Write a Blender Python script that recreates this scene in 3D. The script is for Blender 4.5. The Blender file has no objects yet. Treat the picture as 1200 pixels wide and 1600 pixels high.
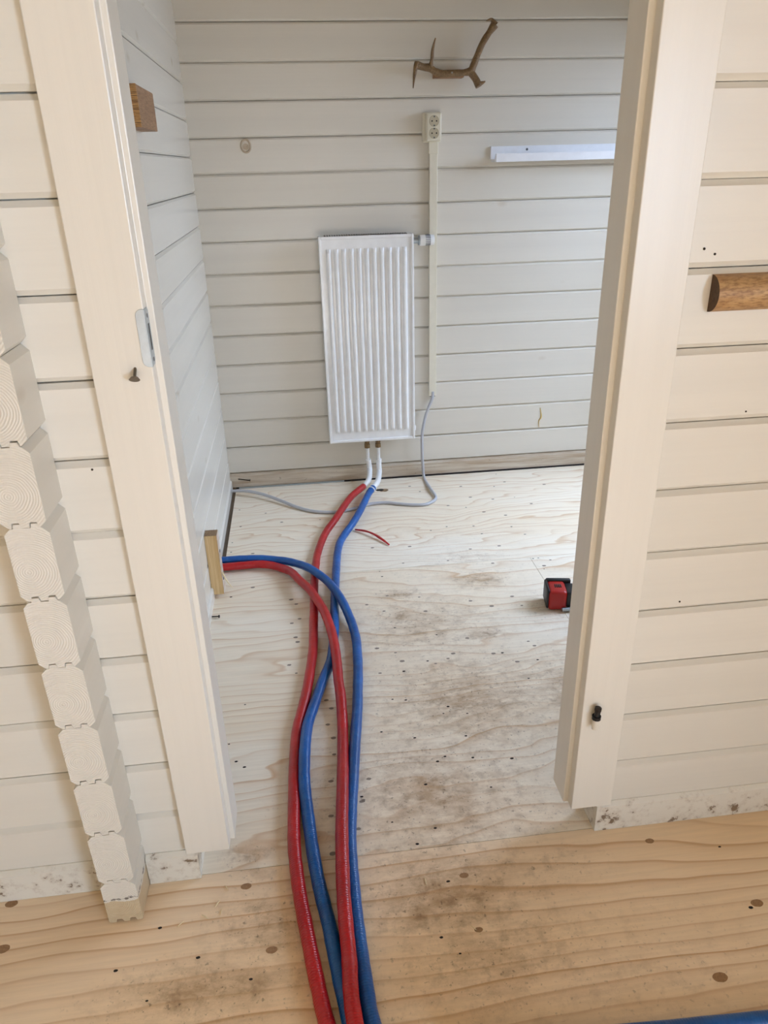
import bpy, bmesh, math, random
from mathutils import Vector, Matrix

random.seed(7)
C = bpy.context.scene.collection
sc = bpy.context.scene

# ---------------------------------------------------------------- camera
cam_d = bpy.data.cameras.new('camera')
cam = bpy.data.objects.new('camera', cam_d); C.objects.link(cam)
cam_d.sensor_fit = 'HORIZONTAL'; cam_d.sensor_width = 36.0
cam_d.lens = 36.0 * 1151.7 / 1200.0
cam_d.clip_start = 0.02
_r = Vector((0.99244379, -0.12028753, -0.02421209))
_u = Vector((0.07299598, 0.4201997, 0.90449091))
_f = Vector((0.09862506, 0.89942377, -0.42580509))
CAM_H = 1.442
cam.matrix_world = Matrix(((_r.x, _u.x, -_f.x, 0), (_r.y, _u.y, -_f.y, 0), (_r.z, _u.z, -_f.z, CAM_H), (0, 0, 0, 1)))
sc.camera = cam

# ---------------------------------------------------------------- world, sun, window daylight, exposure
w = bpy.data.worlds.new('world'); sc.world = w; w.use_nodes = True
bg = w.node_tree.nodes['Background']
bg.inputs[0].default_value = (1.0, 0.86, 0.68, 1); bg.inputs[1].default_value = 0.7

def area(name, loc, target, sx, sy, power, col):
    l = bpy.data.lights.new(name, 'AREA'); l.shape = 'RECTANGLE'; l.size = sx; l.size_y = sy
    l.energy = power; l.color = col
    o = bpy.data.objects.new(name, l); C.objects.link(o); o.location = loc
    d = Vector(target) - Vector(loc); o.rotation_euler = d.to_track_quat('-Z', 'Y').to_euler()
    return o
# cool sky light falling through the far room's glazed door (right wall)
area('daylight_far_window', (3.1, 2.45, 2.2), (0.75, 2.5, 0.3), 1.9, 1.7, 150, (0.54, 0.71, 1.0))
# daylight of the near room's window, far behind the photographer on the right
area('daylight_near_window', (2.85, -3.0, 1.35), (-0.4, -1.6, 0.9), 2.0, 1.7, 300, (0.53, 0.725, 1.0))
# sun through the near room's rear glazed door: it lands on the floor behind the photographer
sun_d = bpy.data.lights.new('sun', 'SUN'); sun_d.energy = 21.0; sun_d.angle = 0.01; sun_d.color = (1.0, 0.975, 1.0)
sun = bpy.data.objects.new('sun', sun_d); C.objects.link(sun)
sun.rotation_euler = Vector((-0.02, 1.0, -0.45)).to_track_quat('-Z', 'Y').to_euler(); sun.location = (1, -8, 4)

vs = sc.view_settings
vs.view_transform = 'Standard'; vs.look = 'None'; vs.gamma = 1.0; vs.use_curve_mapping = False
vs.exposure = 0.2

# ---------------------------------------------------------------- measured paths and marks (metres)
RED_A = [(0.2, 3.179, 0.034), (0.151, 3.065, 0.0325), (0.104, 2.941, 0.03), (0.065, 2.86, 0.021), (0.036, 2.767, 0.0155), (0.013, 2.651, 0.0155), (0.004, 2.564, 0.0155), (-0.003, 2.474, 0.0155), (-0.01, 2.355, 0.0155), (-0.013, 2.256, 0.0155), (-0.018, 2.162, 0.0155), (-0.025, 2.01, 0.0155), (-0.037, 1.901, 0.0155), (-0.053, 1.786, 0.0155), (-0.07, 1.695, 0.0155), (-0.083, 1.623, 0.0155), (-0.089, 1.533, 0.0155), (-0.092, 1.46, 0.0155), (-0.094, 1.353, 0.0155), (-0.095, 1.256, 0.0155), (-0.092, 1.195, 0.0155), (-0.084, 1.111, 0.0155), (-0.073, 1.034, 0.0155), (-0.062, 0.963, 0.0155), (-0.051, 0.897, 0.0155), (-0.04, 0.84, 0.0155)]
BLUE_A = [(0.281, 3.185, 0.04), (0.252, 3.103, 0.034), (0.221, 3.007, 0.032), (0.182, 2.91, 0.024), (0.142, 2.83, 0.0155), (0.112, 2.745, 0.0155), (0.096, 2.654, 0.0155), (0.085, 2.551, 0.0155), (0.077, 2.461, 0.0155), (0.069, 2.367, 0.0155), (0.06, 2.253, 0.0155), (0.055, 2.163, 0.0155), (0.049, 2.089, 0.0155), (0.039, 2.0, 0.0155), (0.027, 1.928, 0.0155), (0.003, 1.853, 0.0155), (-0.016, 1.785, 0.0155), (-0.036, 1.707, 0.0198), (-0.052, 1.639, 0.024), (-0.06, 1.561, 0.031), (-0.065, 1.479, 0.03), (-0.066, 1.411, 0.0235), (-0.062, 1.347, 0.017), (-0.055, 1.25, 0.0155), (-0.049, 1.189, 0.0155), (-0.042, 1.132, 0.0155), (-0.033, 1.078, 0.0155), (-0.024, 1.027, 0.0155), (-0.018, 0.979, 0.0155), (-0.009, 0.912, 0.0155), (-0.002, 0.871, 0.0155), (0.003, 0.834, 0.0155)]
RED_B = [(-0.353, 2.601, 0.022), (-0.287, 2.602, 0.022), (-0.224, 2.602, 0.022), (-0.174, 2.587, 0.022), (-0.13, 2.556, 0.022), (-0.092, 2.503, 0.031), (-0.062, 2.422, 0.04), (-0.025, 2.334, 0.047), (0.002, 2.25, 0.047), (0.021, 2.18, 0.047), (0.034, 2.099, 0.047), (0.042, 2.025, 0.047), (0.046, 1.949, 0.0427), (0.047, 1.884, 0.0385), (0.046, 1.811, 0.0343), (0.048, 1.743, 0.03), (0.047, 1.682, 0.0232), (0.045, 1.624, 0.0165), (0.038, 1.512, 0.022), (0.029, 1.386, 0.035), (0.018, 1.251, 0.038), (0.013, 1.159, 0.041), (0.01, 1.079, 0.0405), (0.01, 1.005, 0.04), (0.011, 0.937, 0.0394), (0.009, 0.874, 0.0389), (0.012, 0.819, 0.0383)]
BLUE_B = [(-0.355, 2.642, 0.03), (-0.288, 2.638, 0.0312), (-0.224, 2.629, 0.0325), (-0.16, 2.608, 0.0338), (-0.103, 2.581, 0.035), (-0.053, 2.535, 0.041), (-0.018, 2.488, 0.047), (0.013, 2.439, 0.047), (0.039, 2.391, 0.047), (0.064, 2.324, 0.047), (0.084, 2.265, 0.0405), (0.097, 2.209, 0.034), (0.107, 2.155, 0.0278), (0.114, 2.112, 0.0217), (0.119, 2.046, 0.0155), (0.117, 1.976, 0.0155), (0.111, 1.878, 0.0155), (0.102, 1.787, 0.0155), (0.094, 1.707, 0.0155), (0.084, 1.629, 0.0155), (0.071, 1.534, 0.0155), (0.059, 1.438, 0.0155), (0.045, 1.333, 0.0155), (0.035, 1.237, 0.0155), (0.033, 1.178, 0.0155), (0.032, 1.095, 0.0155), (0.033, 1.019, 0.0155), (0.036, 0.949, 0.0155), (0.039, 0.885, 0.0155), (0.044, 0.828, 0.0155)]
CABLE = [(0.628, 3.44, 0.404), (0.607, 3.435, 0.356), (0.589, 3.43, 0.299), (0.576, 3.425, 0.229), (0.575, 3.42, 0.15), (0.577, 3.415, 0.076), (0.582, 3.4, 0.005), (0.586, 3.247, 0.012), (0.596, 3.162, 0.008), (0.58, 3.116, 0.0075), (0.534, 3.08, 0.0075), (0.474, 3.085, 0.0075), (0.411, 3.107, 0.0075), (0.359, 3.129, 0.0075), (0.292, 3.13, 0.0075), (0.24, 3.11, 0.0075), (0.198, 3.089, 0.0075), (0.145, 3.072, 0.0075), (0.086, 3.069, 0.0075), (0.013, 3.093, 0.0075), (-0.059, 3.145, 0.009), (-0.133, 3.22, 0.014), (-0.21, 3.29, 0.02), (-0.287, 3.339, 0.024), (-0.358, 3.359, 0.024)]
SLEEVE_R = [(0.303, 3.396, 0.113), (0.305, 3.385, 0.073), (0.291, 3.306, 0.055), (0.263, 3.276, 0.036)]
SLEEVE_B = [(0.353, 3.396, 0.103), (0.353, 3.388, 0.058), (0.332, 3.275, 0.058), (0.305, 3.231, 0.045)]
ANT_BEAM = [(0.555, 3.4164, 1.803), (0.584, 3.4164, 1.796), (0.608, 3.4164, 1.793), (0.632, 3.4164, 1.78), (0.663, 3.4164, 1.772), (0.711, 3.4164, 1.774), (0.751, 3.4164, 1.775), (0.779, 3.4164, 1.781), (0.79, 3.4164, 1.801), (0.805, 3.4164, 1.838), (0.823, 3.4164, 1.877), (0.846, 3.4164, 1.91), (0.866, 3.4164, 1.936)]
ANT_DOWN = [(0.556, 3.4164, 1.809), (0.549, 3.4164, 1.794), (0.542, 3.4164, 1.76), (0.536, 3.4164, 1.72)]
ANT_UP = [(0.611, 3.4164, 1.791), (0.616, 3.4164, 1.82), (0.618, 3.4164, 1.856), (0.627, 3.4164, 1.892)]
ANT_HOOK = [(0.865, 3.4164, 1.936), (0.859, 3.4164, 1.944), (0.848, 3.4164, 1.952), (0.83, 3.4164, 1.947)]
ANT_BR = [(0.777, 3.4164, 1.778), (0.799, 3.4164, 1.75), (0.812, 3.4164, 1.723)]
ANT_ST = [(0.811, 3.4164, 1.734), (0.824, 3.4164, 1.736), (0.836, 3.4164, 1.741)]
STRIP = [(0.187, 2.876, 0.006), (0.226, 2.844, 0.012), (0.258, 2.807, 0.014), (0.289, 2.761, 0.01), (0.315, 2.713, 0.005)]
KNOTS = [(0.883, 0.967, 0.0117), (0.723, 0.829, 0.013), (-0.696, 1.082, 0.013), (-0.712, 1.188, 0.0117), (-0.144, 1.004, 0.0104), (-0.203, 1.16, 0.0104), (0.729, 1.15, 0.0091), (0.283, 0.989, 0.0078), (0.281, 1.12, 0.0091)]
HOLES = [(-0.379, 1.085), (0.191, 1.218), (0.241, 1.257), (0.242, 1.396), (0.201, 1.739), (0.24, 1.73), (0.241, 1.568), (0.254, 1.867), (0.152, 1.605), (0.234, 0.944), (0.203, 0.983), (0.243, 1.11), (0.88, 1.112), (0.864, 0.959), (-0.381, 0.934), (-0.292, 1.008), (-0.453, 1.003), (-0.184, 0.949), (0.075, 1.379), (0.256, 2.464), (0.251, 2.505), (0.258, 2.11), (0.392, 2.047), (0.893, 2.509), (0.888, 2.42), (0.587, 2.848), (0.722, 2.756), (0.865, 2.801), (0.871, 2.507), (-0.318, 2.405), (-0.272, 1.619), (-0.248, 1.549), (-0.225, 1.525), (-0.236, 1.781), (0.407, 1.645), (0.339, 1.655), (0.629, 1.774), (0.584, 1.914), (0.405, 1.363), (0.485, 1.453), (0.383, 1.471), (0.31, 1.486), (0.287, 1.471), (0.358, 1.683), (0.383, 1.555), (0.141, 1.289), (-0.33, 3.183), (-0.315, 3.003), (-0.342, 2.851), (-0.341, 2.764), (0.685, 1.861), (0.337, 1.908), (0.292, 3.299), (0.512, 2.823), (0.534, 3.248), (0.903, 3.246), (0.953, 3.397), (0.714, 3.029), (0.965, 3.103)]
MARKS = [(0.005, 1.765), (0.018, 1.726), (0.004, 1.658), (0.017, 1.601), (0.015, 1.537), (0.001, 1.442), (-0.005, 1.329), (-0.007, 1.219), (0.099, 1.436), (0.079, 1.368), (0.058, 1.281), (0.075, 1.364), (0.179, 1.869), (0.256, 1.92), (0.36, 1.891), (0.426, 1.935), (0.555, 1.915), (0.698, 1.936), (0.618, 1.861), (0.184, 2.001), (0.241, 1.968), (0.49, 2.012), (0.177, 2.272), (0.258, 2.321), (0.352, 2.556), (0.244, 2.706), (0.399, 2.692), (0.38, 2.196), (0.553, 2.238), (0.62, 2.192), (0.727, 2.179), (0.71, 2.244), (0.766, 2.636), (0.685, 1.963), (0.404, 1.911), (0.373, 2.293), (0.234, 2.22), (0.896, 2.445), (0.935, 2.486), (-0.095, 2.351), (-0.077, 2.317), (-0.094, 2.194), (-0.082, 2.106), (-0.076, 2.078), (-0.104, 1.955), (-0.082, 1.909), (-0.067, 2.218), (-0.24, 2.462), (0.704, 2.835), (0.743, 3.275), (0.495, 3.32), (0.968, 3.292), (0.76, 3.139), (0.859, 3.099), (1.15, 3.227), (1.021, 3.019), (-0.207, 3.126), (-0.133, 3.018), (0.039, 3.015), (-0.251, 2.738), (0.637, 3.064), (0.783, 2.968), (0.871, 2.918), (0.901, 2.72), (0.703, 2.497), (0.532, 2.547), (0.642, 2.628)]
SHAV = [(-0.246, 1.161), (-0.263, 1.124), (-0.253, 1.103), (-0.287, 1.097), (-0.337, 1.086), (0.193, 1.116), (0.273, 0.994)]

# ---------------------------------------------------------------- helpers
def link(name, me, mat=None, parent=None, loc=None):
    o = bpy.data.objects.new(name, me); C.objects.link(o)
    if mat is not None and me is not None and not me.materials:
        for m in (mat if isinstance(mat, (list, tuple)) else [mat]): me.materials.append(m)
    if loc is not None: o.location = loc
    if parent is not None:
        o.parent = parent
        o.matrix_parent_inverse = Matrix.Translation(-Vector(parent.location)) if parent.rotation_euler[:] == (0, 0, 0) else Matrix.Identity(4)
    return o

def tag(o, label, cat, group=None):
    o['label'] = label; o['category'] = cat
    if group: o['group'] = group
    return o

def empty(name, loc=(0, 0, 0), kind=None):
    o = bpy.data.objects.new(name, None); C.objects.link(o); o.location = loc
    o.empty_display_size = 0.05
    if kind: o['kind'] = kind
    return o

def finish(bm, name, smooth=False, bevel=0.0, seg=2, auto=None):
    bmesh.ops.recalc_face_normals(bm, faces=bm.faces)
    if bevel:
        es = [e for e in bm.edges if len(e.link_faces) == 2 and e.calc_face_angle(0) > 0.5]
        bmesh.ops.bevel(bm, geom=es, offset=bevel, segments=seg, profile=0.5, affect='EDGES')
    me = bpy.data.meshes.new(name); bm.to_mesh(me); bm.free()
    if smooth:
        for p in me.polygons: p.use_smooth = True
        if auto is not None:
            me.set_sharp_from_angle(angle=auto)
    return me

def add_box(bm, a, b):
    vs_ = [bm.verts.new((x, y, z)) for x in (a[0], b[0]) for y in (a[1], b[1]) for z in (a[2], b[2])]
    for f in ((0, 1, 3, 2), (4, 6, 7, 5), (0, 4, 5, 1), (2, 3, 7, 6), (0, 2, 6, 4), (1, 5, 7, 3)):
        bm.faces.new([vs_[i] for i in f])
    return vs_

def box(name, a, b, mat, parent=None, bevel=0.0):
    bm = bmesh.new(); add_box(bm, a, b)
    return link(name, finish(bm, name, bevel=bevel), mat, parent)

def add_prism(bm, pts, lo, hi, axis='z', cap_mat=None):
    """pts: closed 2-D section, extruded from lo to hi along axis."""
    def P(p, t):
        if axis == 'z': return (p[0], p[1], t)
        if axis == 'x': return (t, p[0], p[1])
        return (p[0], t, p[1])
    A = [bm.verts.new(P(p, lo)) for p in pts]; B = [bm.verts.new(P(p, hi)) for p in pts]
    n = len(pts)
    for i in range(n): bm.faces.new((A[i], A[(i + 1) % n], B[(i + 1) % n], B[i]))
    f1 = bm.faces.new(A[::-1]); f2 = bm.faces.new(B)
    if cap_mat is not None: f1.material_index = cap_mat; f2.material_index = cap_mat

def prism(name, pts, lo, hi, axis, mat, parent=None, bevel=0.0, smooth=False, auto=None):
    bm = bmesh.new(); add_prism(bm, pts, lo, hi, axis)
    return link(name, finish(bm, name, bevel=bevel, smooth=smooth, auto=auto), mat, parent)

def catmull(P, n=8):
    P = [Vector(p) for p in P]; out = []
    Q = [P[0] * 2 - P[1]] + P + [P[-1] * 2 - P[-2]]
    for i in range(1, len(Q) - 2):
        a, b, c, d = Q[i - 1:i + 3]
        for k in range(n):
            t = k / n
            out.append(0.5 * ((2 * b) + (c - a) * t + (2 * a - 5 * b + 4 * c - d) * t * t + (3 * b - a - 3 * c + d) * t ** 3))
    out.append(P[-1]); return out

def add_tube(bm, P, rad, sides=16, wob=0.0, caps=True):
    """P: list of points; rad: float or list. A UV map carries the length in metres (v)."""
    uv = bm.loops.layers.uv.verify()
    n = len(P); R = rad if isinstance(rad, (list, tuple)) else [rad] * n
    T = [(P[min(i + 1, n - 1)] - P[max(i - 1, 0)]).normalized() for i in range(n)]
    ref = Vector((0, 0, 1)) if abs(T[0].z) < 0.9 else Vector((1, 0, 0))
    N = (ref - T[0] * ref.dot(T[0])).normalized()
    rings = []; L = 0; Ls = []
    for i in range(n):
        if i: L += (P[i] - P[i - 1]).length
        Ls.append(L)
        N = (N - T[i] * N.dot(T[i])).normalized(); Bn = T[i].cross(N)
        rr = R[i] * (1 + wob * math.sin(L * 61.0) * 0.5 + wob * math.sin(L * 143 + 1) * 0.5)
        rings.append([bm.verts.new(P[i] + (N * math.cos(2 * math.pi * k / sides) + Bn * math.sin(2 * math.pi * k / sides)) * rr) for k in range(sides)])
    for i in range(n - 1):
        for k in range(sides):
            k2 = (k + 1) % sides
            f = bm.faces.new((rings[i][k], rings[i][k2], rings[i + 1][k2], rings[i + 1][k])); f.smooth = True
            for lp, (uu, vv) in zip(f.loops, ((k / sides, Ls[i]), ((k + 1) / sides, Ls[i]), ((k + 1) / sides, Ls[i + 1]), (k / sides, Ls[i + 1]))):
                lp[uv].uv = (uu, vv)
    if caps:
        bm.faces.new(rings[0][::-1]); bm.faces.new(rings[-1])

def tube(name, P, rad, mat, parent=None, sides=16, wob=0.0, sub=8):
    bm = bmesh.new(); Q = catmull(P, sub) if sub else [Vector(p) for p in P]
    if isinstance(rad, (list, tuple)):
        m = len(Q) - 1; k = len(rad) - 1
        rr = []
        for i in range(len(Q)):
            t = i / m * k; j = min(int(t), k - 1); rr.append(rad[j] + (rad[j + 1] - rad[j]) * (t - j))
        rad = rr
    add_tube(bm, Q, rad, sides, wob)
    bmesh.ops.recalc_face_normals(bm, faces=bm.faces)
    me = bpy.data.meshes.new(name); bm.to_mesh(me); bm.free()
    return link(name, me, mat, parent)

def add_cyl(bm, c, axis, r, h, sides=24, r2=None):
    axis = Vector(axis).normalized(); q = Vector((0, 0, 1)).rotation_difference(axis).to_matrix().to_4x4()
    bmesh.ops.create_cone(bm, cap_ends=True, segments=sides, radius1=r, radius2=r if r2 is None else r2, depth=h, matrix=Matrix.Translation(c) @ q)

def cyl(name, c, axis, r, h, mat, parent=None, sides=24, r2=None, bevel=0.0):
    bm = bmesh.new(); add_cyl(bm, c, axis, r, h, sides, r2)
    me = finish(bm, name, smooth=True, bevel=bevel, auto=0.6)
    return link(name, me, mat, parent)

# ---------------------------------------------------------------- materials
class NT:
    def __init__(s, name):
        s.m = bpy.data.materials.new(name); s.m.use_nodes = True
        s.t = s.m.node_tree; s.b = s.t.nodes['Principled BSDF']
    def n(s, typ, **kw):
        o = s.t.nodes.new(typ)
        for k, v in kw.items():
            if k.startswith('_'): setattr(o, k[1:], v)
            else:
                key = int(k[1:]) if k[0] == 'i' and k[1:].isdigit() else k.replace('__', ' ')
                if hasattr(v, 'is_output') or isinstance(v, bpy.types.NodeSocket): s.t.links.new(v, o.inputs[key])
                else: o.inputs[key].default_value = v
        return o
    def L(s, a, b): s.t.links.new(a, b)
    def math(s, op, a, b=None, c=None, clamp=False):
        o = s.t.nodes.new('ShaderNodeMath'); o.operation = op; o.use_clamp = clamp
        for i, v in enumerate((a, b, c)):
            if v is None: continue
            if isinstance(v, (int, float)): o.inputs[i].default_value = v
            else: s.L(v, o.inputs[i])
        return o.outputs[0]
    def pos(s): return s.n('ShaderNodeNewGeometry').outputs['Position']
    def objc(s): return s.n('ShaderNodeTexCoord').outputs['Object']
    def map(s, v, scale=(1, 1, 1), loc=(0, 0, 0)):
        o = s.n('ShaderNodeMapping'); s.L(v, o.inputs['Vector']); o.inputs['Scale'].default_value = scale; o.inputs['Location'].default_value = loc
        return o.outputs[0]
    def noise(s, v, scale=5, detail=4, rough=0.5, dist=0.0):
        o = s.n('ShaderNodeTexNoise'); s.L(v, o.inputs['Vector']); o.inputs['Scale'].default_value = scale
        o.inputs['Detail'].default_value = detail; o.inputs['Roughness'].default_value = rough; o.inputs['Distortion'].default_value = dist
        return o.outputs['Fac']
    def ramp(s, v, stops, interp='LINEAR'):
        o = s.n('ShaderNodeValToRGB'); s.L(v, o.inputs[0]); e = o.color_ramp.elements; o.color_ramp.interpolation = interp
        while len(e) < len(stops): e.new(0.5)
        for i, (p, c) in enumerate(stops):
            e[i].position = p; e[i].color = c if len(c) == 4 else tuple(c) + (1,)
        return o.outputs[0]
    def g(s, v, stops): return s.ramp(v, [(p, (c, c, c)) for p, c in stops])
    def mix(s, f, a, b, mode='MIX'):
        o = s.n('ShaderNodeMix'); o.data_type = 'RGBA'; o.blend_type = mode; o.clamp_factor = True
        for key, v in ((0, f), (6, a), (7, b)):
            if isinstance(v, (int, float)): o.inputs[key].default_value = v
            elif isinstance(v, tuple): o.inputs[key].default_value = v if len(v) == 4 else v + (1,)
            else: s.L(v, o.inputs[key])
        return o.outputs[2]
    def sep(s, v):
        o = s.n('ShaderNodeSeparateXYZ'); s.L(v, o.inputs[0]); return o.outputs
    def comb(s, x, y, z):
        o = s.n('ShaderNodeCombineXYZ')
        for i, v in enumerate((x, y, z)):
            if isinstance(v, (int, float)): o.inputs[i].default_value = v
            else: s.L(v, o.inputs[i])
        return o.outputs[0]
    def bump(s, h, strength=0.2, dist=0.002):
        o = s.n('ShaderNodeBump'); o.inputs['Strength'].default_value = strength; o.inputs['Distance'].default_value = dist
        s.L(h, o.inputs['Height']); s.L(o.outputs[0], s.b.inputs['Normal'])
    def col(s, c):
        if isinstance(c, tuple): s.b.inputs['Base Color'].default_value = c if len(c) == 4 else c + (1,)
        else: s.L(c, s.b.inputs['Base Color'])
    def set(s, rough=0.5, metal=0.0, spec=0.5, coat=0.0):
        if isinstance(rough, (int, float)): s.b.inputs['Roughness'].default_value = rough
        else: s.L(rough, s.b.inputs['Roughness'])
        s.b.inputs['Metallic'].default_value = metal; s.b.inputs['Specular IOR Level'].default_value = spec
        s.b.inputs['Coat Weight'].default_value = coat
        return s.m

def srgb(r, g, b):
    f = lambda c: (c / 255 / 12.92) if c / 255 <= 0.04045 else ((c / 255 + 0.055) / 1.055) ** 2.4
    return (f(r), f(g), f(b))

def paint(name, base, axis='x', rough=0.38, chips=0.0, stain=None, grain=0.12, knots=True, z_raw=None, rings=False, brush=0.06):
    t = NT(name); p = t.pos()
    sc_ = {'x': (1.2, 40, 60), 'y': (40, 1.2, 60), 'z': (60, 40, 1.2)}[axis]
    fine = t.noise(t.map(p, sc_), 1.6, 5, 0.6)
    soft = t.noise(t.map(p, tuple(v * .12 for v in sc_)), 1.5, 3)
    c = t.mix(t.g(soft, [(0.3, 0), (0.7, 1)]), base, tuple(v * 0.93 for v in base))
    rnd = t.n('ShaderNodeObjectInfo').outputs['Random']
    c = t.mix(t.math('MULTIPLY', rnd, 0.5), c, tuple(b * k for b, k in zip(base, (0.90, 0.885, 0.85))))
    c = t.mix(t.g(fine, [(0.35, brush), (0.55, 0)]), c, tuple(v * 0.72 for v in base))
    if knots:   # knots of the wood showing faintly through the paint
        vo = t.n('ShaderNodeTexVoronoi', _feature='F1'); t.L(t.map(p, (3.0, 3.0, 5.5)), vo.inputs['Vector']); vo.inputs['Scale'].default_value = 1.0
        kd = t.g(vo.outputs['Distance'], [(0.0, 1), (0.045, 0.55), (0.09, 0)])
        pick = t.g(t.sep(vo.outputs['Color'])[0], [(0.45, 0), (0.5, 1)])
        c = t.mix(t.math('MULTIPLY', t.math('MULTIPLY', kd, pick), 0.35), c, srgb(170, 142, 104))
    if chips:
        x, y, z = t.sep(p)
        k1 = t.noise(p, 38, 6, 0.65); k2 = t.noise(p, 5.0, 3)
        low = t.math('MULTIPLY', t.g(z, [(0.0, 1), (0.02, 1), (0.16, 0.35), (0.3, 0)]), k2)
        thr = t.math('ADD', k1, t.math('MULTIPLY', low, chips))
        c = t.mix(t.g(thr, [(0.82, 0), (0.87, 0.9)]), c, srgb(92, 72, 50))
        c = t.mix(t.g(thr, [(0.70, 0), (0.88, 0.35)]), c, srgb(150, 120, 88))
    if stain:
        k = t.noise(t.map(p, (2.0, 2, 26)), 2.4, 5, 0.6)
        c = t.mix(t.g(k, [(0.30, 0.1), (0.66, stain)]), c, srgb(158, 128, 96))
        k = t.noise(p, 60, 4, 0.6)
        c = t.mix(t.g(k, [(0.66, 0.0), (0.74, stain * .8)]), c, srgb(84, 62, 44))
    if z_raw is not None:   # the paint ends above the floor, bare wood below
        x, y, z = t.sep(p)
        zz = t.math('ADD', z, t.math('MULTIPLY', t.math('SUBTRACT', t.noise(p, 30, 4), 0.5), 0.03))
        m = t.math('LESS_THAN', zz, z_raw)
        wd = t.mix(t.noise(t.map(p, (30, 30, 60)), 1.5, 4), srgb(214, 196, 164), srgb(190, 166, 130))
        c = t.mix(m, c, wd)
        dk = t.noise(t.map(p, (60, 60, 60)), 1.2, 4)
        edge = t.g(t.math('ABSOLUTE', t.math('SUBTRACT', z, z_raw + 0.008)), [(0.0, 1), (0.02, 0)])
        c = t.mix(t.g(t.math('MULTIPLY', edge, dk), [(0.42, 0), (0.52, 0.85)]), c, srgb(70, 56, 42))
    t.col(c)
    if rings:
        q = t.objc(); x, y, z = t.sep(q)
        xx = t.math('SUBTRACT', x, -0.012); zz = t.math('SUBTRACT', z, 0.055)
        d = t.math('SQRT', t.math('ADD', t.math('MULTIPLY', xx, xx), t.math('MULTIPLY', zz, zz)))
        d = t.math('ADD', d, t.math('MULTIPLY', t.noise(q, 18, 2), 0.012))
        h = t.math('ADD', t.math('SINE', t.math('MULTIPLY', d, 1500)), t.math('MULTIPLY', t.noise(q, 120, 3), 2.5))
        t.bump(h, 0.35, 0.0012)
    else:
        t.bump(t.math('ADD', fine, t.math('MULTIPLY', soft, 0.6)), grain, 0.003)
    return t.set(rough, spec=0.5)

CREAM = srgb(229, 223, 211)
M = {}
M['wall_x'] = paint('white_paint_along_x', CREAM, 'x', 0.36)
M['wall_back'] = paint('white_paint_back', CREAM, 'x', 0.36)
M['wall_y'] = paint('white_paint_along_y', CREAM, 'y', 0.24, grain=0.07)
M['stub'] = paint('white_paint_stub', CREAM, 'y', 0.4, z_raw=0.062)
M['stub_end'] = paint('white_paint_end_grain', CREAM, 'z', 0.55, knots=False, rings=True, z_raw=0.062)
M['frame'] = paint('white_paint_frame', srgb(231, 225, 213), 'z', 0.30, knots=False, grain=0.10)
M['sill'] = paint('white_paint_chipped', srgb(229, 223, 210), 'x', 0.42, chips=0.46, knots=False)
M['sole'] = paint('stained_sole_strip', srgb(226, 216, 198), 'x', 0.6, stain=0.7, knots=False)
M['plain'] = paint('white_paint_plain', CREAM, 'x', 0.4, knots=False)

def wood(name, a, b, dark, axis=(1, 1, 1), scale=10, rough=0.55, lines=0.5):
    t = NT(name); q = t.pos()
    v = t.map(q, axis); n1 = t.noise(v, scale, 5, 0.6, 0.6); n2 = t.noise(v, scale * 5, 3, 0.6)
    c = t.mix(t.g(n1, [(0.3, 0), (0.7, 1)]), a, b); c = t.mix(t.g(n2, [(0.45, 0), (0.62, lines)]), c, dark)
    t.col(c); t.bump(n2, 0.25, 0.001); return t.set(rough)

M['pine'] = wood('bare_pine', srgb(226, 196, 146), srgb(206, 168, 112), srgb(186, 140, 84), (90, 90, 2), 1.0, lines=.4)
M['pine_end'] = wood('weathered_pine_end', srgb(176, 146, 108), srgb(140, 110, 78), srgb(84, 62, 44), (30, 30, 30), 2.0, lines=.8)
M['oak'] = wood('oak_edge', srgb(196, 148, 84), srgb(170, 120, 62), srgb(96, 62, 28), (6, 6, 120), 1.0, lines=.9)
M['oak_side'] = wood('oak_side', srgb(170, 132, 96), srgb(146, 108, 76), srgb(110, 76, 50), (6, 6, 90), 1.0, lines=.6)
M['log_bark'] = wood('peeled_log', srgb(200, 164, 116), srgb(166, 124, 80), srgb(108, 70, 44), (14, 40, 50), 1.0, 0.5, lines=.55)
M['log_end'] = wood('dark_log_end', srgb(98, 74, 52), srgb(80, 58, 40), srgb(60, 42, 28), (30, 30, 30), 1.0, 0.7)
M['antler'] = wood('antler_brown', srgb(146, 118, 82), srgb(112, 86, 56), srgb(78, 58, 36), (40, 40, 40), 1.0, 0.45, lines=.5)
M['raw_board'] = wood('old_raw_board', srgb(120, 104, 86), srgb(96, 80, 64), srgb(62, 50, 40), (60, 2, 60), 1.5, 0.8)

M['panel'] = wood('pine_panelling', srgb(200, 182, 152), srgb(188, 166, 132), srgb(150, 124, 92), (8, 8, 30), 1.0, lines=.3)

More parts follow.
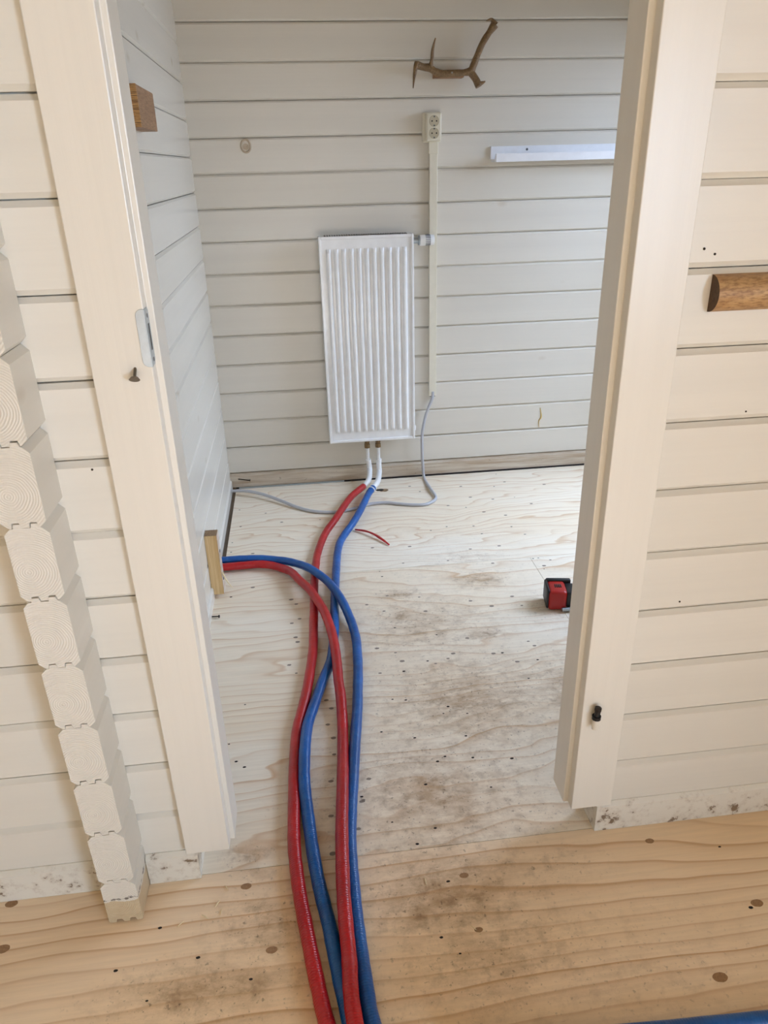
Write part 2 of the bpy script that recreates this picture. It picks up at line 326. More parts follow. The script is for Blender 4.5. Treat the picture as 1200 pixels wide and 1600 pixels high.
def plain(name, c, rough=0.4, metal=0.0, spec=0.5, bumpy=None, coat=0.0):
    t = NT(name); n = t.noise(t.pos(), 25, 3)
    t.col(t.mix(t.g(n, [(0.3, 0), (0.7, 0.6)]), c, tuple(v * 0.9 for v in c)))
    if bumpy: t.bump(t.noise(t.pos(), bumpy[0], 2), bumpy[1], 0.001)
    return t.set(rough, metal, spec, coat)
M['rad'] = plain('radiator_enamel', srgb(244, 244, 243), 0.2, bumpy=(70, 0.05))
M['rad_in'] = plain('radiator_grille', srgb(110, 104, 96), 0.5)
M['gap_black'] = plain('dark_gap', srgb(34, 28, 24), 0.8)
M['plastic'] = plain('cream_plastic', srgb(230, 223, 203), 0.35)
M['white_plastic'] = plain('white_plastic', srgb(240, 240, 238), 0.35)
M['socket'] = plain('socket_well', srgb(196, 186, 160), 0.4)
M['black'] = plain('black_plastic', srgb(24, 24, 26), 0.5)
M['slot'] = plain('grey_slot', srgb(96, 96, 100), 0.5)
M['red_tool'] = plain('red_tool_plastic', srgb(170, 26, 20), 0.4)
M['steel'] = plain('steel', srgb(190, 192, 192), 0.3, 1.0)
M['dull_steel'] = plain('dull_steel', srgb(120, 112, 100), 0.4, 1.0)
M['resin'] = plain('yellow_resin', srgb(206, 172, 84), 0.4)
M['galv'] = plain('galvanised_steel', srgb(180, 190, 198), 0.38, 1.0, bumpy=(160, 0.2))
M['brass'] = plain('tarnished_brass', srgb(132, 108, 78), 0.45, 0.8)
M['shelf'] = plain('shelf_white', srgb(246, 247, 250), 0.4)
M['cable'] = plain('grey_conduit', srgb(186, 186, 190), 0.45)
M['nail'] = plain('dark_nail', srgb(46, 36, 30), 0.5, 0.4)
M['chip'] = plain('wood_shaving', srgb(236, 214, 170), 0.7)
M['hole'] = plain('nail_hole', srgb(44, 34, 26), 0.9)
M['mark'] = plain('screw_mark', srgb(146, 132, 118), 0.8)
M['knot'] = wood('knot', srgb(176, 138, 98), srgb(150, 114, 80), srgb(110, 80, 56), (60, 60, 60), 3.0, 0.6)

def hose_mat(name, a, b, fade):
    t = NT(name)
    uv = t.n('ShaderNodeUVMap').outputs[0]; x, y, z = t.sep(uv)
    p = t.pos(); n = t.noise(p, 9, 3); fine = t.noise(p, 120, 3)
    c = t.mix(t.g(n, [(0.35, 0), (0.65, 1)]), a, b)
    c = t.mix(t.g(t.noise(p, 34, 4), [(0.52, 0), (0.72, 0.45)]), c, fade)
    # short dark cuts in the film
    vo = t.n('ShaderNodeTexVoronoi'); t.L(t.comb(t.math('MULTIPLY', x, 2.0), t.math('MULTIPLY', y, 14.0), 0.0), vo.inputs['Vector']); vo.inputs['Scale'].default_value = 1.0
    c = t.mix(t.g(vo.outputs['Distance'], [(0.0, 0.7), (0.03, 0.5), (0.045, 0)]), c, tuple(v * 0.25 for v in a))
    t.col(c)
    ring = t.math('SINE', t.math('ADD', t.math('MULTIPLY', y, 1150.0), t.math('MULTIPLY', n, 9.0)))
    t.bump(t.math('ADD', t.math('MULTIPLY', ring, 0.30), t.math('MULTIPLY', fine, 1.6)), 0.5, 0.0012)
    return t.set(0.30, spec=0.55)
M['hose_red'] = hose_mat('red_insulation', srgb(186, 20, 24), srgb(162, 16, 22), srgb(184, 48, 50))
M['hose_blue'] = hose_mat('blue_insulation', srgb(0, 88, 164), srgb(0, 72, 138), srgb(24, 108, 180))

def plywood(name, pale, tan, line, K, A, stretch, dirt, seed, lineamt=0.8, near=False):
    t = NT(name); p = t.pos(); x, y, z = t.sep(p)
    q = t.comb(t.math('MULTIPLY', x, stretch[0]), t.math('MULTIPLY', y, stretch[1]), seed)
    n1 = t.noise(q, 1.0, 2.0, 0.45, 0.5); n2 = t.noise(q, 4.0, 2, 0.5)
    h = t.math('ADD', t.math('MULTIPLY', y, K), t.math('MULTIPLY', n1, A))
    h = t.math('ADD', h, t.math('MULTIPLY', n2, A * 0.16))
    s = t.math('FRACT', h)
    # uneven year lines: strong and weak ones
    idx = t.n('ShaderNodeTexWhiteNoise', _noise_dimensions='1D'); t.L(t.math('FLOOR', h), idx.inputs['W'])
    strong = t.math('ADD', t.math('MULTIPLY', idx.outputs['Value'], 0.75), 0.25)
    ln = t.math('MULTIPLY', t.ramp(s, [(0.0, (0, 0, 0)), (0.45, (0.05,) * 3), (0.80, (0.32,) * 3), (0.93, (1, 1, 1)), (0.97, (0.7,) * 3), (1.0, (0, 0, 0))]), strong)
    patch = t.noise(q, 0.9, 3)
    c = t.mix(t.g(patch, [(0.35, 0), (0.65, 1)]), pale, tan)
    c = t.mix(t.math('MULTIPLY', ln, lineamt), c, line)
    fib = t.noise(t.map(p, (6, 120, 1)), 1.0, 4, 0.6)
    c = t.mix(t.g(fib, [(0.40, 0.16), (0.62, 0)]), c, tuple(v * 0.6 for v in tan))
    # trodden-in dirt, blotches with a shape of their own
    if dirt:
        tot = None
        for (dx, dy, rx, ry, amt) in dirt:
            ax = t.math('DIVIDE', t.math('SUBTRACT', x, dx), rx); ay = t.math('DIVIDE', t.math('SUBTRACT', y, dy), ry)
            d = t.math('SQRT', t.math('ADD', t.math('MULTIPLY', ax, ax), t.math('MULTIPLY', ay, ay)))
            g = t.math('MULTIPLY', t.math('SUBTRACT', 1.0, d, clamp=True), amt)
            tot = g if tot is None else t.math('MAXIMUM', tot, g)
        d1 = t.noise(p, 26, 6, 0.7); d2 = t.noise(p, 90, 4, 0.65); d3 = t.noise(t.map(p, (14, 26, 1)), 1.0, 5, 0.7)
        mA = t.math('MULTIPLY', t.g(t.math('ADD', t.math('MULTIPLY', d3, 0.9), t.math('MULTIPLY', tot, 0.30)), [(0.50, 0), (0.80, 1)]), t.math('MULTIPLY', tot, 1.15, clamp=True))
        c = t.mix(t.math('MULTIPLY', mA, 0.8), c, srgb(168, 134, 96))
        mB = t.math('MULTIPLY', t.g(d1, [(0.50, 0), (0.66, 1)]), tot)
        c = t.mix(t.math('MULTIPLY', mB, 0.62), c, srgb(128, 98, 68))
        mC = t.math('MULTIPLY', t.g(d2, [(0.60, 0), (0.68, 1)]), t.math('POWER', tot, 0.7))
        c = t.mix(t.math('MULTIPLY', mC, 0.8), c, srgb(88, 64, 44))
    t.col(c)
    t.bump(t.math('ADD', fib, t.math('MULTIPLY', ln, 0.5)), 0.12, 0.0012)
    return t.set(0.5, spec=0.4)

# ---------------------------------------------------------------- dimensions (metres; floor is z = 0, the camera stands at x = y = 0)
YF, YB = 1.206, 3.461          # faces of the partition (near side) and of the far wall
TH = 0.07                      # thickness of the wall logs
P = 0.135                      # visible height of one log
XL = -0.385                    # face of the far room's left wall
TOP = 2.43
XR_FAR, XL_NEAR, XR_NEAR, Y_REAR = 1.90, -2.60, 2.25, -4.6

# ---------------------------------------------------------------- floor: plywood sheets
floor = empty('floor', (0, 0, 0), 'structure')
near_dirt = [(0.23, 1.09, 0.30, 0.20, 1.0), (0.17, 1.05, 0.13, 0.09, 1.0), (0.30, 0.93, 0.34, 0.18, 0.75), (-0.26, 0.94, 0.30, 0.10, 1.0), (-0.15, 1.06, 0.18, 0.14, 0.8),
             (-0.18, 1.20, 0.08, 0.05, 0.8), (0.5, 0.85, 0.5, 0.25, 0.35), (0.1, 0.75, 0.6, 0.25, 0.5), (0.45, 1.12, 0.22, 0.1, 0.5)]
far_dirt = [(0.26, 1.36, 0.46, 0.42, 0.85), (0.42, 1.70, 0.48, 0.40, 0.85), (0.36, 2.12, 0.40, 0.30, 0.75), (0.62, 2.38, 0.17, 0.10, 1.0), (0.74, 1.70, 0.22, 0.30, 0.9), (0.30, 2.18, 0.10, 0.10, 0.95),
            (-0.2, 1.24, 0.09, 0.05, 0.9), (0.5, 2.6, 0.8, 0.6, 0.25), (0.30, 2.32, 0.14, 0.07, 0.9), (0.86, 2.14, 0.28, 0.2, 0.5), (0.55, 2.03, 0.14, 0.08, 0.9)]
M['ply_near'] = plywood('spruce_plywood_near', srgb(245, 225, 198), srgb(243, 213, 172), srgb(198, 146, 94), 26.0, 5.5, (0.75, 2.2), near_dirt, 3.1, 1.0)
M['ply_far'] = plywood('spruce_plywood_far', srgb(246, 236, 218), srgb(243, 227, 202), srgb(208, 168, 124), 22.0, 9.0, (1.1, 3.2), far_dirt, 8.4, 0.85)
M['ply_far2'] = plywood('spruce_plywood_back', srgb(246, 236, 218), srgb(243, 227, 202), srgb(208, 168, 124), 24.0, 11.0, (1.2, 3.4), [(0.5, 2.75, 0.6, 0.4, 0.14), (0.60, 2.56, 0.25, 0.1, 0.5)], 1.7, 0.75)
G = 0.0007
SEAM1, SEAM2 = 1.204, 2.52
def sheet(x0, x1, y0, y1, m):
    return box('plywood_sheet', (x0 + G, y0 + G, -0.018), (x1 - G, y1 - G, 0.0), m, floor)
near_sheet = sheet(XL_NEAR, 2.25, -0.05, SEAM1, M['ply_near'])
for y0, y1 in ((-1.27, -0.05), (-2.49, -1.27), (-3.71, -2.49), (Y_REAR, -3.71)): sheet(XL_NEAR, 2.25, y0, y1, M['ply_near'])
far_sheet = sheet(XL, 0.862, SEAM1, SEAM2, M['ply_far']); sheet(0.862, XR_FAR, SEAM1, SEAM2, M['ply_far'])
back_sheet = sheet(-0.36, XR_FAR, SEAM2, 3.437, M['ply_far2'])
box('subfloor', (XL_NEAR - 0.1, Y_REAR - 0.1, -0.06), (XR_NEAR + 0.1, YB + 0.08, -0.0185), M['raw_board'], floor)

def discs(name, pts, mat, parent, h, jit, squash=0.75, j3=0.12):
    bm = bmesh.new(); rnd = random.Random(5)
    for q in pts:
        rr = (q[2] if len(q) > 2 else jit[0] + rnd.random() * (jit[1] - jit[0]))
        k = 18; a0 = rnd.random() * 6
        vs_ = [bm.verts.new((q[0] + rr * 1.15 * math.cos(a0 + 2 * math.pi * i / k) * (1 - j3 + 2 * j3 * rnd.random()), q[1] + rr * squash * math.sin(a0 + 2 * math.pi * i / k) * (1 - j3 + 2 * j3 * rnd.random()), h)) for i in range(k)]
        bm.faces.new(vs_)
    me = bpy.data.meshes.new(name); bm.to_mesh(me); bm.free()
    for p in me.polygons:
        if p.normal.z < 0: p.flip()
    o = link(name, me, mat, parent); return o
a = discs('nail_holes', HOLES, M['hole'], floor, 0.0004, (0.0025, 0.0045)); a['kind'] = 'stuff'
a = discs('screw_marks', MARKS, M['mark'], floor, 0.0003, (0.004, 0.0075)); a['kind'] = 'stuff'
for q in KNOTS:
    discs('knot', [q], M['knot'], near_sheet, 0.0003, None, 0.75, 0.04)
discs('pipe_hole', [(0.364, 3.293, 0.02)], M['pine_end'], back_sheet, 0.0005, None, 0.8)
discs('pipe_hole', [(0.345, 3.30, 0.017)], M['gap_black'], back_sheet, 0.0006, None, 0.8)

# ---------------------------------------------------------------- log walls
def log_section(t, p, c, g, sgn):
    """section (n, z): n = 0 is the visible face, n grows into the wall (sgn gives the direction)."""
    pts = [(c, g), (t - c, g), (t, c), (t, p - c), (t - c, p - g), (t * .66, p - g), (t * .66, p + .007), (t * .34, p + .007), (t * .34, p - g), (c, p - g), (0, p - c), (0, c)]
    return [(n * sgn, z) for n, z in pts]

def log_wall(parent, axis, lo, hi, face, sgn, z0, z1, mat, c=0.010, g=0.0008, p=P):
    z = z0; rnd = random.Random(int(lo * 100) + int(hi * 10)); cache = {}
    while z < z1 - 0.02:
        h = min(p, z1 - z)
        key = (round(h, 4), rnd.choice((0, 1, 2)))
        if key not in cache:
            bm = bmesh.new()
            pts = [(face + n, zz) for n, zz in log_section(TH, h, c, g * (0.5, 1.0, 1.9)[key[1]], sgn)]
            add_prism(bm, pts, lo, hi, axis)
            cache[key] = finish(bm, 'log')
        link('log', cache[key], mat, parent, (0, rnd.uniform(-.0008, .0008) if axis == 'x' else 0, z))
        z += p

# far wall: bottom strip, then logs
wall_back = empty('wall_back', (0, YB, 0), 'structure')
log_wall(wall_back, 'x', XL - 0.08, XR_FAR + 0.07, YB, 1, 0.207 - P, TOP, M['wall_back'], c=0.008)
bm = bmesh.new(); add_prism(bm, [(YB - 0.016, 0.006), (YB + TH, 0.006), (YB + TH, 0.073), (YB - 0.004, 0.073), (YB - 0.016, 0.066)], XL, XR_FAR, 'x')
base_back = link('baseboard_back', finish(bm, 'baseboard_back'), M['sole']); base_back['kind'] = 'structure'
box('gap_strip', (-0.36, 3.4375, -0.018), (XR_FAR, 3.47, 0.004), M['gap_black'], floor)
box('metal_edge', (-0.345, 3.4372, 0.0), (0.18, 3.4392, 0.0075), M['galv'], floor)

# knot standing out of the far wall
bm = bmesh.new(); kp = []
for k in range(25):
    a = 2 * math.pi * k / 24; kp.append(Vector((-0.157 + 0.019 * math.cos(a), YB - 0.001, 1.527 + 0.024 * math.sin(a))))
add_tube(bm, kp, 0.004, 8, caps=False)
add_cyl(bm, (-0.157, YB - 0.0005, 1.524), (0, 1, 0), 0.0125, 0.005, 20)
me = bpy.data.meshes.new('knot'); bm.to_mesh(me); bm.free()
link('knot', me, paint('painted_knot', srgb(205, 192, 170), 'x', 0.4, knots=False, stain=0.5), wall_back)

tube('resin_drip', [(1.184, YB - .0005, 0.318), (1.192, YB - .001, 0.27), (1.181, YB - .001, 0.25), (1.184, YB - .0006, 0.215)], [.0012, .0034, .0022, .001], M['resin'], wall_back, 6, 0, 4)

# left wall of the far room
wall_left = empty('wall_left', (XL, 2.3, 0), 'structure')
bm_lo, bm_hi = YF + TH, YB + 0.01
log_wall(wall_left, 'y', bm_lo, bm_hi, XL, -1, 0.1395 - P, TOP, M['wall_y'], c=0.008)
box('gap_board', (XL - 0.002, 2.45, -0.018), (-0.361, 3.45, -0.006), M['raw_board'], floor)
bm = bmesh.new(); add_prism(bm, [(XL + .008, -0.006), (XL - .05, -0.006), (XL - .05, 0.048), (XL + .001, 0.048), (XL + .008, 0.04)], 1.30, 3.44, 'y')
bl_ = link('baseboard_left', finish(bm, 'baseboard_left'), M['wall_y']); bl_['kind'] = 'structure'

# partition between the rooms: log lengths on both sides of the doorway
wall_front = empty('wall_front', (0, YF, 0), 'structure')
log_wall(wall_front, 'x', XL_NEAR, -0.262, YF, 1, 0.192 - P + 0.002, 2.05, M['wall_x'])
log_wall(wall_front, 'x', 0.575, XR_NEAR + 0.07, YF, 1, 0.192 - P + 0.002, 2.05, M['wall_x'])
log_wall(wall_front, 'x', XL_NEAR, XR_NEAR + 0.07, YF, 1, 0.192 + 14 * P, TOP, M['wall_x'])
log_wall(wall_front, 'x', XL_NEAR, -0.262, YF, 1, 0.192 + 13 * P + .147, 0.192 + 14 * P, M['wall_x'])

for nx, nz, nr in ((0.672, 1.305, .0022), (0.692, 1.296, .002), (0.735, 0.62, .002), (0.80, 1.02, .0018), (-0.36, 0.99, .002)):
    cyl('nail_hole', (nx, YF - .0006, nz), (0, 1, 0), nr, .0012, M['hole'], wall_front, 10)

def sill(name, x0, x1):
    bm = bmesh.new()
    add_prism(bm, [(YF - 0.011, 0.0005), (YF + TH, 0.0005), (YF + TH, 0.083), (YF - 0.002, 0.083), (YF - 0.011, 0.074)], x0, x1, 'x')
    o = link(name, finish(bm, name), M['sill']); o['kind'] = 'structure'; return o
sill('baseboard_front_left', XL_NEAR, -0.488)
sill('baseboard_front_middle', -0.416, -0.304)
sill('baseboard_front_right', 0.612, XR_NEAR)

# stub of the crossing log wall, sawn off: end grain with double tongue and groove
wall_stub = empty('wall_stub', (-0.452, 1.16, 0), 'structure')
def stub_section(h, bottom_flat=False, first=False):
    w2 = 0.035; c = 0.0105; g = 0.0006
    tg = lambda x0, x1, z0, hh: [(x0, z0), (x0 + .0015, z0 + hh), (x1 - .003, z0 + hh), (x1, z0)]
    top = [(-w2, h - c - .001), (-w2 + c, h - g)] + tg(-.0195, -.0045, h - g, .0075) + tg(.008, .0225, h - g, .0075) + [(w2 - c, h - g), (w2, h - c - .001)]
    gr = lambda x0, x1, z0, hh: [(x1 + .0005, z0), (x1 - .0025, z0 + hh), (x0 + .001, z0 + hh), (x0 - .0005, z0)]
    bot = [(w2, c), (w2 - c, g)] + gr(.008, .0225, g, .009) + gr(-.0195, -.0045, g, .0088) + [(-w2 + c, g), (-w2, c)]
    if first: bot = [(w2, .004), (w2 - .003, g)] + gr(.008, .0225, g, .009) + gr(-.0195, -.0045, g, .0088) + [(-w2 + .004, g), (-w2, .004)]
    return top + bot
z = 0.119; cache = {}
def stub_log(z, h, first=False):
    key = (round(h, 3), first)
    if key not in cache:
        bm = bmesh.new(); add_prism(bm, stub_section(h, first=first), -0.049, 0.046, 'y', cap_mat=1)
        me = finish(bm, 'log'); me.materials.append(M['stub']); me.materials.append(M['stub_end']); cache[key] = me
    link('log', cache[key], None, wall_stub, (-0.452 + random.uniform(-.0008, .0008), 1.160 + random.uniform(-.001, .001), z))
stub_log(0.0005, 0.1185, True)
while z < TOP - 0.01:
    stub_log(z, min(0.1358, TOP - z)); z += 0.1358

# ---------------------------------------------------------------- door frame
door = empty('door_1', (0.15, 1.23, 0), 'structure')
ZT = 2.06
jl = [(-0.325, 1.186), (-0.231, 1.186), (-0.231, 1.214), (-0.2205, 1.214), (-0.2205, 1.294), (-0.262, 1.294), (-0.262, 1.2055), (-0.325, 1.2055)]
jr = [(0.640, 1.186), (0.640, 1.2055), (0.576, 1.2055), (0.576, 1.282), (0.534, 1.282), (0.534, 1.211), (0.545, 1.211), (0.545, 1.186)]
jamb_l = prism('jamb', jl, 0.090, ZT, 'z', M['frame'], door, bevel=0.0018)
jamb_r = prism('jamb', jr, 0.090, ZT, 'z', M['frame'], door, bevel=0.0018)
box('lintel', (-0.325, 1.186, ZT), (0.640, 1.29, ZT + 0.10), M['frame'], door, bevel=0.002)

# strike plate: bent galvanised plate on the left jamb's edge
sp_pts = [(-0.2300, 1.1845), (-0.2300, 1.2135), (-0.2313, 1.2135), (-0.2313, 1.1857), (-0.2445, 1.1857), (-0.2445, 1.1845)]
bm = bmesh.new()
def plate_outline(z0, z1, n=6, r=.010):
    pts = []
    for k in range(n + 1): a = math.pi / 2 * k / n; pts.append((r * math.cos(a), z1 - r + r * math.sin(a)))
    for k in range(n + 1): a = math.pi / 2 * (1 - k / n); pts.append((r * math.cos(a), z0 + r - r * math.sin(a)))
    return pts
front = [(-0.2310, 1.163), (-0.2310, 1.252)] + [(-0.2345 - u, zz) for u, zz in plate_outline(1.163, 1.252)[::-1]][7:] + [(-0.2345 - u, zz) for u, zz in plate_outline(1.163, 1.252)[::-1]][:7]
add_prism(bm, [(x, zz) for x, zz in front], 1.1842, 1.1860, 'y')
sidep = [(1.1842, 1.163), (1.1842, 1.252), (1.206, 1.252), (1.2135, 1.246), (1.2135, 1.169), (1.206, 1.163)]
add_prism(bm, sidep, -0.2310, -0.2296, 'x')
plate = link('strike_plate', finish(bm, 'strike_plate', bevel=0.0004, seg=1), M['galv'], jamb_l)
plate['label'] = 'galvanised strike plate'
bm = bmesh.new()
add_prism(bm, [(1.196, 1.187), (1.196, 1.228), (1.2045, 1.228), (1.2045, 1.187)], -0.2298, -0.2292, 'x')
link('latch_slot', finish(bm, 'latch_slot'), M['black'], plate)
for zz in (1.172, 1.240): cyl('screw', (-0.2296, 1.2, zz), (1, 0, 0), 0.0035, 0.001, M['slot'], plate, 12)

# screw half driven into the left jamb
bm = bmesh.new(); add_cyl(bm, (-0.258, 1.178, 1.1555), (0, -0.8, -0.55), 0.0024, 0.022, 10)
add_cyl(bm, (-0.258, 1.1695, 1.1495), (0, -0.62, -0.78), 0.0062, 0.0035, 18, 0.0085)
s_ = link('screw', finish(bm, 'screw', smooth=True, auto=.6), M['dull_steel'], jamb_l); s_['label'] = 'steel screw sticking out'
# hinge pin standing on its barrel in front of the right jamb
hx, hy, hz = 0.571, 1.172, 0.362
bm = bmesh.new(); add_cyl(bm, (hx, hy, hz - .010), (0, 0, 1), 0.0078, 0.026, 20); add_box(bm, (hx - .004, hy, hz - .020), (hx + .004, 1.187, hz - .002))
pin = link('hinge_barrel', finish(bm, 'hinge_barrel', smooth=True, auto=.6), M['frame'], jamb_r); pin['label'] = 'white hinge barrel with a black pin'
bm = bmesh.new(); add_cyl(bm, (hx, hy, hz + .007), (0, 0, 1), 0.0095, 0.008, 20); add_cyl(bm, (hx + .001, hy, hz + .017), (0.05, 0, 1), 0.0062, 0.014, 16)
link('collar', finish(bm, 'collar', smooth=True, auto=.6), M['black'], pin)
bm = bmesh.new(); add_cyl(bm, (hx + .0015, hy, hz + .028), (0.05, 0, 1), 0.0072, 0.009, 16)
link('pin_head', finish(bm, 'pin_head', smooth=True, bevel=.001, auto=.6), M['nail'], pin)

# ---------------------------------------------------------------- rest of the shell (outside the picture): walls with windows, ceiling
ceil_ = box('ceiling', (XL_NEAR - .1, Y_REAR - .1, TOP), (XR_NEAR + .1, YB + .09, TOP + 0.05), M['panel']); ceil_['kind'] = 'structure'
def holed_wall(name, axis, at_, t, lo, hi, wa, wb, za, zb):
    """wall box ring around one window opening"""
    e = empty(name, (0, 0, 0), 'structure')
    for (a0, a1, z0, z1) in ((lo, wa, 0, TOP), (wb, hi, 0, TOP), (wa, wb, 0, za), (wa, wb, zb, TOP)):
        if a1 - a0 < 1e-4 or z1 - z0 < 1e-4: continue
        A, B = ((at_, a0, z0), (at_ + t, a1, z1)) if axis == 'y' else ((a0, at_, z0), (a1, at_ + t, z1))
        box('wall_panel', A, B, M['wall_y'] if axis == 'y' else M['wall_x'], e)
    return e
def window(name, axis, at_, wa, wb, za, zb):
    e = empty(name, (0, 0, 0), 'structure'); f = 0.05
    def b(n, a0, a1, z0, z1, d0=-.02, d1=.05, m=M['frame']):
        A, B = ((at_ + d0, a0, z0), (at_ + d1, a1, z1)) if axis == 'y' else ((a0, at_ + d0, z0), (a1, at_ + d1, z1))
        box(n, A, B, m, e)
    b('window_frame', wa, wa + f, za, zb); b('window_frame', wb - f, wb, za, zb); b('window_frame', wa + f, wb - f, za, za + f); b('window_frame', wa + f, wb - f, zb - f, zb)
    mid = (wa + wb) / 2; b('mullion', mid - .02, mid + .02, za + f, zb - f)
    return e
holed_wall('wall_right', 'y', XR_FAR, 0.07, YF + TH, YB + .07, 1.90, 3.25, 0.18, 1.98)
window('window_1', 'y', XR_FAR + .01, 1.90, 3.25, 0.18, 1.98)
holed_wall('wall_near_right', 'y', XR_NEAR, 0.07, Y_REAR, YF + TH, -4.1, -2.1, 0.35, 2.1)
window('window_2', 'y', XR_NEAR + .01, -4.1, -2.1, 0.35, 2.1)
holed_wall('wall_rear', 'x', Y_REAR - .07, 0.07, XL_NEAR - .07, XR_NEAR + .07, -0.35, 1.25, 0.12, 2.06)
window('window_3', 'x', Y_REAR - .05, -0.35, 1.25, 0.12, 2.06)
o = box('wall_near_left', (XL_NEAR - .07, Y_REAR, 0), (XL_NEAR, YF, TOP), M['panel']); o['kind'] = 'structure'

# ---------------------------------------------------------------- radiator
rad = empty('radiator', (0.323, 3.40, 0.22)); tag(rad, 'white ribbed panel radiator on the far log wall', 'radiator')
RX0, RX1, RZ0, RZ1, RYF = 0.1165, 0.5305, 0.2335, 1.170, 3.361
RZ0 = 0.2330
# front panel with pressed flutes
bm = bmesh.new(); nf = 11; fx0, fx1 = RX0 + 0.026, RX1 - 0.022
zs = [RZ0 + .012, RZ0 + 0.048, RZ0 + 0.062, RZ1 - 0.068, RZ1 - 0.052, RZ1 - .012]
xs = [RX0 + .010]; dep = [0.0]
pitch = (fx1 - fx0) / nf
for i in range(nf):
    b0 = fx0 + i * pitch
    for fr, d in ((0.12, 0), (0.28, 1), (0.58, 1), (0.76, 0)):
        xs.append(b0 + fr * pitch); dep.append(d)
xs.append(RX1 - .010); dep.append(0.0)
zf_ = [0, 0, 1, 1, 0, 0]
grid = [[bm.verts.new((x, RYF + 0.007 - 0.011 * d * zk, zz)) for x, d in zip(xs, dep)] for zz, zk in zip(zs, zf_)]
for a in range(len(zs) - 1):
    for b in range(len(xs) - 1):
        bm.faces.new((grid[a][b], grid[a][b + 1], grid[a + 1][b + 1], grid[a + 1][b]))
bmesh.ops.recalc_face_normals(bm, faces=bm.faces)
for f in bm.faces:
    if f.normal.y > 0: f.normal_flip()
es = [e for e in bm.edges if len(e.link_faces) == 2 and e.calc_face_angle(0) > 0.2]
bmesh.ops.bevel(bm, geom=es, offset=0.0025, segments=3, profile=0.5, affect='EDGES')
me = bpy.data.meshes.new('front_panel'); bm.to_mesh(me); bm.free()
for p in me.polygons: p.use_smooth = True
link('front_panel', me, M['rad'], rad)
for x0 in (RX0, RX1 - 0.011): box('side_cover', (x0, RYF, RZ0), (x0 + 0.011, RYF + 0.064, RZ1), M['rad'], rad, bevel=.003)
box('panel_rim', (RX0 + .0105, RYF + .0005, RZ0), (RX1 - .0105, RYF + 0.012, RZ0 + 0.013), M['rad'], rad, bevel=.003)
box('panel_rim', (RX0 + .0105, RYF + .0005, RZ1 - .013), (RX1 - .0105, RYF + 0.012, RZ1), M['rad'], rad, bevel=.003)
box('rear_panel', (RX0 + .012, RYF + .046, RZ0 + .01), (RX1 - .012, RYF + .062, RZ1 - .012), M['rad'], rad)
box('convector', (RX0 + .014, RYF + .013, RZ0 + .02), (RX1 - .014, RYF + .045, RZ1 - .012), M['rad_in'], rad)
bm = bmesh.new()
for i in range(34):
    x = RX0 + 0.03 + i * (RX1 - RX0 - 0.06) / 33
    add_box(bm, (x - .0032, RYF + .012, RZ1 - .008), (x + .0032, RYF + .058, RZ1 + .0025))
link('top_grille', finish(bm, 'top_grille'), M['rad_in'], rad)
box('wall_bracket', (RX0 + .05, RYF + .062, RZ1 - .3), (RX0 + .08, YB, RZ1 - .05), M['rad'], rad)
box('wall_bracket', (RX1 - .08, RYF + .062, RZ1 - .3), (RX1 - .05, YB, RZ1 - .05), M['rad'], rad)
box('air_vent', (RX1 - .001, RYF + .02, RZ0 + .035), (RX1 + .008, RYF + .04, RZ0 + .06), M['rad'], rad, bevel=.002)
# thermostat
vx, vy, vz = 0.540, 3.396, 1.139
th = cyl('thermostat', (vx + 0.054, vy, vz), (1, 0, 0), 0.0235, 0.064, M['white_plastic'], rad, 28, 0.0215, bevel=0.003)
cyl('valve_body', (vx + 0.008, vy, vz), (1, 0, 0), 0.013, 0.034, M['galv'], rad, 16)
cyl('valve_collar', (vx + 0.0205, vy, vz), (1, 0, 0), 0.021, 0.010, M['galv'], rad, 20, bevel=0.002)
for i in range(9):
    a = math.pi * (0.9 + 0.75 * i / 8 - .75)
    a = -math.pi * 0.15 - math.pi * 0.8 * i / 8
    cx = vx + 0.062
    bm = bmesh.new(); add_box(bm, (cx - .016, -.0014, .0215), (cx + .006, .0014, .0236))
    me = finish(bm, 'grip_slot')
    me.transform(Matrix.Translation((0, vy, vz)) @ Matrix.Rotation(a + math.pi / 2 + math.pi / 2, 4, 'X'))
    link('grip_slot', me, M['slot'], th)
# pipes below
for px, sl, nm in ((0.298, SLEEVE_R, 0), (0.3515, SLEEVE_B, 1)):
    bm = bmesh.new(); add_cyl(bm, (px, vy, 0.213), (0, 0, 1), 0.0105, 0.045, 16); add_cyl(bm, (px, vy, 0.200), (0, 0, 1), 0.0150, 0.020, 6); add_cyl(bm, (px, vy, 0.222), (0, 0, 1), 0.0140, 0.010, 6)
    link('pipe_coupling', finish(bm, 'pipe_coupling', smooth=True, auto=.5), M['brass'], rad)
    cyl('pipe', (px + .002, vy, 0.155), (0, 0, 1), 0.0075, 0.075, M['white_plastic'], rad, 14)
    tube('pipe_sleeve', [(px + .003, vy, 0.128)] + sl, [0.0125, 0.0128, 0.0130, 0.0135, 0.0135], M['white_plastic'], rad, 16, 0.0)

